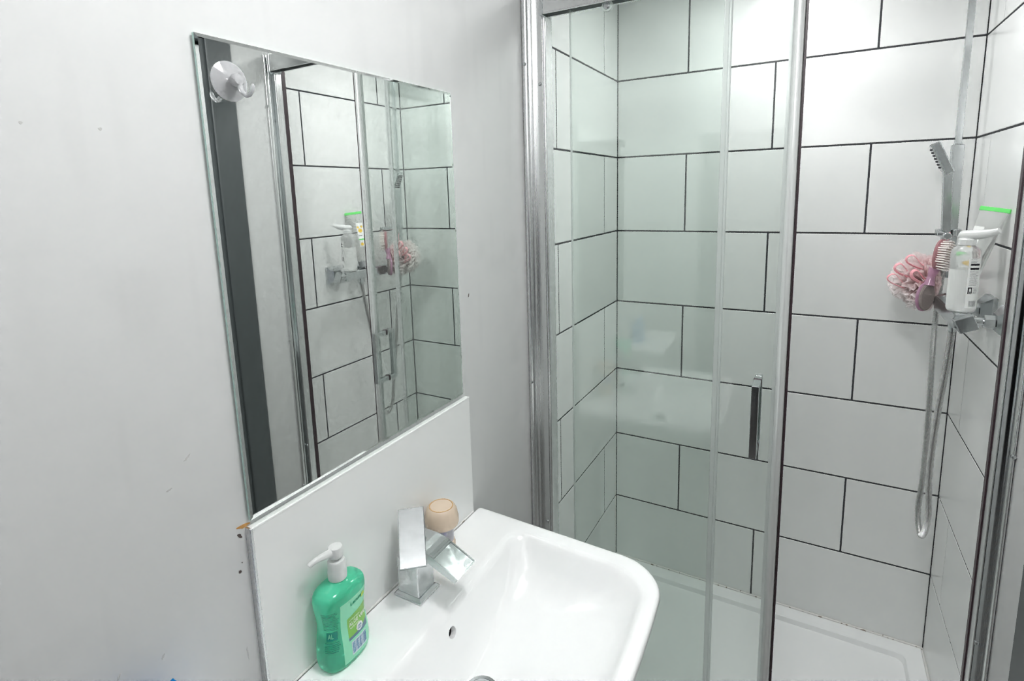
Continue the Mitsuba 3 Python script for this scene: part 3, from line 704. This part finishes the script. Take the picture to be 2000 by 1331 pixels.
for x in (0.236, 0.60):
    r_ = put(f'{t}__roller', lathe([(0.006, -0.004), (0.0135, -0.004), (0.0145, -0.001), (0.0145, 0.003), (0.0135, 0.006), (0.001, 0.006)], (x, dy(x) - 0.010, RB - 0.008), 28, (0, -1, 0)), 'mat_pump_white', 30, label='grey roller wheel under the rail')
    put(f'{r_}__cap', lathe([(0.009, 0.006), (0.009, 0.009), (0.006, 0.011), (0.001, 0.011)], (x, dy(x) - 0.010, RB - 0.008), 24, (0, -1, 0)), 'mat_chrome', 30)

# ------------------------------------------------------------------ shower mixer on the right wall
t = thing('shower_mixer', 'chrome shower mixer bar on the right shower wall under the bottles', 'shower mixer')
MX, MZ = 1.058, -0.772 + ZO
put(f'{t}__bar', placed(cbox((-0.020, -0.125, -0.020), (0.020, 0.125, 0.020), 0.003), frame((MX, -0.415, MZ), [1, 0, 0], [0, 1, 0], [0, 0, 1])), 'mat_chrome')
ca, sa = math.cos(math.radians(24)), math.sin(math.radians(24))
for yc, k in ((-0.555, 0), (-0.270, 1)):
    kf = frame((MX, yc, MZ), [ca, 0, sa], [0, 1, 0], [-sa, 0, ca])
    put(f'{t}__knob', placed(cbox((-0.0195, -0.016, -0.0175), (0.0195, 0.016, 0.0175), 0.0015), kf), 'mat_chrome', label='square control knob')
    put(f'{t}__knob_neck', lathe([(0.013, -0.010), (0.013, 0.010)], (MX, yc + (0.020 if k == 0 else -0.020), MZ), 20, (0, 1, 0)), 'mat_chrome', 30)
for yc in (-0.515, -0.362):
    P = []
    for x, s in ((W - 0.0022, 0.038), (W - 0.012, 0.038), (W - 0.032, 0.020)):
        for a_ in (-1, 1):
            for b_ in (-1, 1):
                P.append([x, yc + a_ * s, MZ + b_ * s])
    put(f'{t}__wall_plate', hull(P), 'mat_chrome', label='square pyramid wall plate')
    put(f'{t}__union_nut', cat(lathe([(0.015, -0.033), (0.0165, -0.031), (0.0165, -0.052), (0.015, -0.054)], (W, yc, MZ), 6, (1, 0, 0)), lathe([(0.0095, -0.030), (0.0095, -0.078)], (W, yc, MZ), 20, (1, 0, 0))), 'mat_chrome', 25)
put(f'{t}__hose_outlet', lathe([(0.011, -0.018), (0.011, -0.030), (0.0095, -0.032), (0.0095, -0.046), (0.001, -0.046)], (1.056, -0.44, MZ), 20), 'mat_chrome', 30)

# slide rail, hand shower, hose
t = thing('slide_rail', 'square chrome slide rail standing in the shower corner', 'shower rail')
r0, r1, r2 = Z([1.087, -0.14, -0.70]), Z([1.085, -0.125, -0.3258]), Z([1.0874, -0.112, 0.20])
sq = lambda a: np.array([[a, a], [-a, a], [-a, -a], [a, -a]])


def square_bar(a, b, w, d):
    A = np.asarray(b) - np.asarray(a)
    L = np.linalg.norm(A)
    z = A / L
    x = np.cross([0, 1, 0], z)
    x /= np.linalg.norm(x)
    return placed(cbox((-w / 2, -d / 2, 0), (w / 2, d / 2, L), 0.001), frame(a, x, np.cross(z, x), z))


put(f'{t}__rail', square_bar(r0, r1, 0.030, 0.020), 'mat_chrome')
put(f'{t}__upper_tube', square_bar(r1, r2, 0.016, 0.014), 'mat_chrome')
put(f'{t}__collar', square_bar(r1 - [0, 0, 0.004], r1 + [0, 0, 0.004], 0.020, 0.018), 'mat_chrome')
put(f'{t}__foot', cbox((1.08, -0.15, -0.72 + ZO), (W - 0.0022, -0.125, -0.695 + ZO), 0.002), 'mat_chrome')
hb, hbend, htop = Z([1.0701, -0.172, -0.610]), Z([1.0575, -0.184, -0.403]), Z([1.040, -0.172, -0.330])
t2 = f'{t}__holder'
put(t2, cat(cbox((1.046, -0.1605, -0.592 + ZO), (1.108, -0.1505, -0.572 + ZO), 0.002), cbox((1.103, -0.1505, -0.592 + ZO), (1.109, -0.128, -0.572 + ZO), 0.002), cbox((1.046, -0.190, -0.592 + ZO), (1.0585, -0.1605, -0.572 + ZO), 0.002), cbox((1.082, -0.190, -0.592 + ZO), (1.092, -0.1605, -0.572 + ZO), 0.002), cbox((1.047, -0.285, -0.590 + ZO), (1.058, -0.19, -0.574 + ZO), 0.002)), 'mat_chrome', label='chrome slider holding the hand shower')
put(f'{t2}__knob', lathe([(0.008, 0), (0.010, 0.002), (0.010, 0.010), (0.008, 0.012), (0.001, 0.012)], (1.0525, -0.284, -0.582 + ZO), 20, (0, -1, 0)), 'mat_chrome', 30)

t = thing('hand_shower', 'slim chrome hand shower with an angled head in its holder', 'hand shower')
put(f'{t}__stem', square_bar(hb, hbend, 0.021, 0.021), 'mat_chrome')
hdv = htop - hbend
hl = 0.098
hz = np.array([-0.42, -0.02, 0.905])
hz /= np.linalg.norm(hz)
hyv = np.array([0.02, 1.0, 0.03])
hyv -= hz * (hyv @ hz)
hyv /= np.linalg.norm(hyv)
hxv = np.cross(hyv, hz)
hA = frame(hbend - hz * 0.008, hxv, hyv, hz)
put(f'{t}__head', placed(cbox((-0.0115, -0.019, 0), (0.0125, 0.019, hl), 0.003), hA), 'mat_chrome')
put(f'{t}__spray_plate', placed(cbox((-0.0125, -0.016, 0.014), (-0.0112, 0.016, hl - 0.006), 0.0004), hA), 'mat_aluminium_flat')
for k in range(7):
    z = 0.024 + k * 0.0095
    put(f'{t}__nozzle_slot', placed(cbox((-0.0145, -0.0165, z), (-0.012, 0.0165, z + 0.0046), 0.0004), hA), 'mat_nozzle')

hose = Z([[1.0701, -0.172, -0.611], [1.069, -0.172, -0.72], [1.0653, -0.17, -0.8314], [1.0612, -0.20, -0.9448], [1.0592, -0.25, -1.2289], [1.0510, -0.285, -1.36], [1.0480, -0.308, -1.440], [1.0530, -0.333, -1.4703], [1.0580, -0.358, -1.436], [1.0530, -0.375, -1.2971], [1.0490, -0.39, -1.1706], [1.0509, -0.405, -1.0458], [1.0560, -0.43, -0.8807], [1.056, -0.44, -0.818]])
NH = 1500
hp = smooth_path(hose, NH)
put('shower_hose', tube(hp, 0.0072 + 0.0011 * np.sign(np.sin(np.arange(NH) * 2 * np.pi / 4.0 + 0.7)), 12), 'mat_hose', False, label='ribbed metal shower hose hanging in a loop in the shower corner', cat='shower hose')

# ------------------------------------------------------------------ bottles on the mixer bar
BT = MZ + 0.0203
t = thing('pump_bottle', 'milky pump bottle with a black and white back label on the mixer bar', 'pump bottle')
qx, qy = 1.057, -0.498
put(f'{t}__body', lathe([(0.026, 0), (0.0280, 0.002), (0.0300, 0.008), (0.0300, 0.098), (0.0300, 0.1055)], (qx, qy, BT), 48), 'mat_milky', 35, label='milky lower part')
put(f'{t}__shoulder', lathe([(0.0299, 0.1057), (0.0300, 0.140), (0.0288, 0.150), (0.024, 0.158), (0.016, 0.163), (0.0135, 0.165), (0.0135, 0.171), (0.001, 0.171)], (qx, qy, BT), 48), 'mat_clear_body', 35, label='clear upper part above the liquid')
put(f'{t}__collar', lathe([(0.0165, 0.164), (0.0175, 0.165), (0.0175, 0.178), (0.0150, 0.181), (0.006, 0.182), (0.006, 0.186), (0.001, 0.186)], (qx, qy, BT), 32), 'mat_pump_white', 35)
nzp = smooth_path([[qx - 0.014, qy + 0.012, BT + 0.186], [qx + 0.006, qy - 0.004, BT + 0.189], [qx + 0.030, qy - 0.020, BT + 0.194], [qx + 0.050, qy - 0.034, BT + 0.203]], 18)
put(f'{t}__nozzle', tube(nzp, np.r_[0.006, 0.011, np.linspace(0.0125, 0.0115, 8), np.linspace(0.0115, 0.0065, 8)], 14), 'mat_pump_white', 40)


def on_cyl(u, z, lift=0.0):
    """u: arc length from the direction facing the viewer."""
    r = 0.0300 + 0.0004 + lift
    a = math.radians(-92) + np.asarray(u) / 0.0300
    return np.stack([qx + r * np.cos(a), qy + r * np.sin(a), BT + np.asarray(z, float)], -1)


put(f'{t}__label', patch(on_cyl, 0.002, 0.030, 0.012, 0.134, 12, 8, 0.0), 'mat_white_print', True, label='white label strip')
bk = [patch(on_cyl, 0.006, 0.027, z, z + 0.0048, 8, 2, 0.0005) for z in (0.117, 0.107)]
bk += [patch(on_cyl, 0.005, 0.0135, 0.0475, 0.064, 5, 3, 0.0005)]
for m_ in bk:
    put(f'{t}__label_block', m_, 'mat_print_black', True)
bg = [patch(on_cyl, 0.006, 0.026 - 0.008 * rng.random(), z, z + 0.0011, 6, 2, 0.0005) for z in np.r_[np.arange(0.069, 0.104, 0.0033), np.arange(0.124, 0.132, 0.0036)]]
bg += [patch(on_cyl, 0.0155, 0.0265 - 0.003 * rng.random(), z, z + 0.0011, 4, 2, 0.0005) for z in np.arange(0.048, 0.064, 0.0034)]
bg += [patch(on_cyl, u, u + 0.0009, 0.0165, 0.031, 2, 2, 0.0005) for u in np.arange(0.009, 0.026, 0.0019)]
put(f'{t}__small_print', cat(*bg), 'mat_print_grey', True, kind='stuff')
ta = np.arange(3)
tri_ = on_cyl(np.array([0.0068, 0.0117, 0.0107, 0.0078]), np.array([0.0535, 0.0535, 0.0615, 0.0615]), 0.0009)
put(f'{t}__symbol', cat(trimesh.Trimesh(tri_, [[0, 1, 2], [0, 2, 3]], process=False), patch(on_cyl, 0.006, 0.0125, 0.0495, 0.0512, 4, 2, 0.0009)), 'mat_white_print', True)

t = thing('shower_gel_tube', 'clear tube with a bright green top edge behind the milky pump bottle', 'tube')
c0, c1 = np.array([1.073, -0.408, BT + 0.0285]), np.array([1.1265, -0.392, -0.503 + ZO])
ax = (c1 - c0) / np.linalg.norm(c1 - c0)
wv = np.array([0.66, -0.75, 0.0])
wv -= ax * (wv @ ax)
wv /= np.linalg.norm(wv)
dvv = np.cross(ax, wv)


def tube_ring(s):
    hw = 0.019 + (0.036 - 0.019) * s ** 0.8
    hd2 = 0.017 * (1 - s) ** 0.75 + 0.0016
    a = np.arange(36) * 2 * np.pi / 36
    return c0 + ax * (s * np.linalg.norm(c1 - c0)) + hw * np.cos(a)[:, None] * wv + hd2 * np.sin(a)[:, None] * dvv


put(f'{t}__body', loft([tube_ring(s) for s in np.linspace(0, 0.965, 22)]), 'mat_tube', 50)
Lt = np.linalg.norm(c1 - c0)
put(f'{t}__crimp', placed(cbox((-0.037, -0.0024, 0), (0.037, 0.0024, 0.011), 0.0008), frame(c0 + ax * 0.962 * Lt, wv, dvv, ax)), 'mat_bright_green', label='bright green crimped edge')
put(f'{t}__cap', lathe([(0.015, -0.026), (0.0175, -0.025), (0.0185, -0.004), (0.018, 0.0005), (0.001, 0.0005)], (0, 0, 0), 32).apply_transform(frame(c0, wv, dvv, ax)), 'mat_print_grey', 30, label='grey cap at the foot')


def on_tube(u, s, lift=0.0006, side=1):
    u, s = np.asarray(u, float), np.asarray(s, float)
    hw = 0.019 + 0.017 * s ** 0.8
    hd2 = 0.017 * (1 - s) ** 0.75 + 0.0016
    q = np.clip(u / hw, -0.98, 0.98)
    h = hd2 * np.sqrt(1 - q * q) + lift
    return c0 + ax * (s * Lt)[..., None] + u[..., None] * wv + side * h[..., None] * dvv


SD = 1 if dvv @ np.array([-0.75, -0.66, 0]) > 0 else -1


def disc(u, s, r, lift):
    a = np.arange(18) * 2 * np.pi / 18
    p = np.vstack([on_tube(u + r * np.cos(a), s + r / Lt * np.sin(a), lift, SD), on_tube(np.array([u]), np.array([s]), lift, SD)])
    return trimesh.Trimesh(p, [[j, (j + 1) % 18, 18] for j in range(18)], process=False)


tp = lambda u0, u1, s0, s1, l: patch(lambda u, s, lift: on_tube(u, s, lift, SD), u0, u1, s0, s1, 8, 6, l)
put(f'{t}__label', tp(-0.031, -0.002, 0.30, 0.78, 0.0005), 'mat_white_print', True, label='white label with orange flowers')
put(f'{t}__flower_print', disc(-0.016, 0.62, 0.009, 0.001), 'mat_yellow', True)
for u_, s_, r_ in ((-0.008, 0.69, 0.005), (-0.014, 0.345, 0.007), (-0.024, 0.70, 0.005)):
    put(f'{t}__flower_print', disc(u_, s_, r_, 0.001), 'mat_yellow', True)
put(f'{t}__band_print', tp(-0.0265, -0.003, 0.43, 0.455, 0.001), 'mat_bright_green', True)
put(f'{t}__text_print', tp(-0.020, -0.004, 0.51, 0.53, 0.001), 'mat_print_grey', True)

# ------------------------------------------------------------------ foot brush
t = thing('foot_brush', 'foot brush with white bristles above and a grey pumice oval below', 'brush')
b0, b1 = Z([1.045, -0.284, -0.638]), Z([1.018, -0.296, -0.757])
bn = np.array([0.80, -0.60, 0.0])


def oval(c, n, up, hw, hh, t0, t1, rim=0.003, seg=36):
    n = np.asarray(n, float) / np.linalg.norm(n)
    up = up - n * (up @ n)
    up = up / np.linalg.norm(up)
    s = np.cross(up, n)
    a = np.arange(seg) * 2 * np.pi / seg
    rg = lambda k, d: c + (hw - k) * np.cos(a)[:, None] * s + (hh - k) * np.sin(a)[:, None] * up + n * d
    return loft([rg(rim, t0), rg(0, t0 + rim), rg(0, t1 - rim), rg(rim, t1)])


up_ = (b0 - b1) / np.linalg.norm(b0 - b1)
put(f'{t}__brush_plate', oval(b0, bn, up_, 0.026, 0.046, -0.010, 0.0), 'mat_brush_back', 40, label='reddish clear oval back')
bn_ = bn / np.linalg.norm(bn)
upn = up_ - bn_ * (up_ @ bn_)
upn /= np.linalg.norm(upn)
sn = np.cross(upn, bn_)
tufts = []
for i in range(-3, 4):
    for j in range(-6, 7):
        if (i / 3.4) ** 2 + (j / 6.4) ** 2 < 1:
            p = b0 + sn * i * 0.0068 + upn * j * 0.0064
            d = bn_ + 0.10 * (sn * i / 3 + upn * j / 6) + rng.normal(0, 0.03, 3)
            tufts.append(trimesh.creation.cylinder(0.0021, sections=6, segment=[p - bn_ * 0.001, p + d * 0.022]))
put(f'{t}__bristles', cat(*tufts), 'mat_bristle', False, kind='stuff', label='white bristle tufts')
pn = np.array([0.62, -0.78, 0.08])
put(f'{t}__pumice_rim', oval(b1, pn, up_, 0.0265, 0.042, -0.012, -0.002), 'mat_pink_clear', 40)
put(f'{t}__pumice', oval(b1, pn, up_, 0.024, 0.039, -0.004, 0.006), 'mat_pumice', 40, label='dark grey pumice stone')
put(f'{t}__handle', tube(smooth_path([b0 - up_ * 0.038 - bn_ * 0.005, (b0 + b1) / 2 - bn_ * 0.006, b1 + up_ * 0.034 - bn_ * 0.004], 14), np.r_[np.linspace(0.014, 0.009, 7), np.linspace(0.009, 0.014, 7)], 14), 'mat_pink_clear', 40, label='clear pink waist')
put(f'{t}__hang_loop', tube(smooth_path([b0 + up_ * 0.043, b0 + up_ * 0.052 + [0.004, 0, 0], Z([1.059, -0.283, -0.573]), b0 + up_ * 0.050 - [0.004, 0, 0], b0 + up_ * 0.042 - [0.002, 0, 0]], 22), 0.0013, 6), 'mat_pouf_loop', True)

# ------------------------------------------------------------------ bath pouf
t = thing('bath_pouf', 'pale pink mesh bath pouf hanging in the shower corner', 'bath pouf')
pc = Z([1.027, -0.195, -0.727])
g = np.random.default_rng(11)
V, Fc, Cc = [], [], []
n0 = 0
for k in range(120):
    d = g.normal(size=3)
    d /= np.linalg.norm(d)
    s = np.cross(d, g.normal(size=3))
    s /= np.linalg.norm(s)
    q = np.cross(d, s)
    nu, nv_ = 15, 6
    R1 = 0.070 + 0.022 * g.random()
    wd_ = 0.030 + 0.022 * g.random()
    ph, fq = g.random() * 6.28, 2.0 + 2.2 * g.random()
    u = np.linspace(-1, 1, nu)[:, None]
    v = np.linspace(0, 1, nv_)[None, :]
    rad = 0.018 + (R1 - 0.018) * v * (1 - 0.10 * u ** 2) + 0.004 * np.sin(fq * 2 * u * 3 + ph) * v
    side = wd_ * u * v ** 0.8
    off = 0.013 * np.sin(fq * u * 3 + ph) * v ** 1.3
    P = pc + rad[..., None] * d + side[..., None] * s + off[..., None] * q
    P[..., 0] = np.where(P[..., 0] > 1.035, 1.035 + 0.35 * (P[..., 0] - 1.035), P[..., 0])
    pinkness = np.clip(0.25 + 0.5 * (P[..., 0] - pc[0]) / 0.09 + 0.25 * g.random() + 0.25 * (1 - v) - 0.2 * (pc[2] - P[..., 2] > 0.05), 0, 1)[..., None]
    col = np.array([0.93, 0.89, 0.885]) * (1 - pinkness) + np.array([0.92, 0.70, 0.71]) * pinkness
    V.append(P.reshape(-1, 3))
    Cc.append(col.reshape(-1, 3))
    Fc.append(grid_faces(nu, nv_, False) + n0)
    n0 += nu * nv_
put(f'{t}__mesh_ruffles', trimesh.Trimesh(np.vstack(V), np.vstack(Fc), process=False), 'mat_pouf', True, color=np.vstack(Cc))
for k, (dx, dz, w_) in enumerate([(-0.040, 0.062, 0.018), (-0.068, 0.036, 0.016), (-0.080, 0.004, 0.020), (-0.030, 0.020, 0.014)]):
    o = pc + [dx, -0.055 - 0.01 * (k == 3), dz]
    lp = smooth_path([o + [0.022, 0.01, -0.020], o + [-w_ * 0.5, 0, -0.004], o + [-w_, 0, 0.010], o + [-w_ * 0.4, 0, 0.022], o + [0.008, 0.004, 0.012], o + [0.026, 0.012, -0.006]], 24)
    put(f'{t}__ribbon', tube(lp, 0.0028, 6, np.array([[1.6, 0.25], [-1.6, 0.25], [-1.6, -0.25], [1.6, -0.25]])), 'mat_pouf_loop', 30, label='deeper pink ribbon loop')
put(f'{t}__cord', tube(smooth_path([pc + [0.01, 0.01, 0.05], pc + [0.03, 0.02, 0.10], Z([1.07, -0.15, -0.60])], 16), 0.0016, 6), 'mat_pouf_loop', True)

# wall and floor of the setting need no more; check that every part has its holder
for k in list(labels):
    assert k in scene or any(q.startswith(k + '__') for q in scene), k
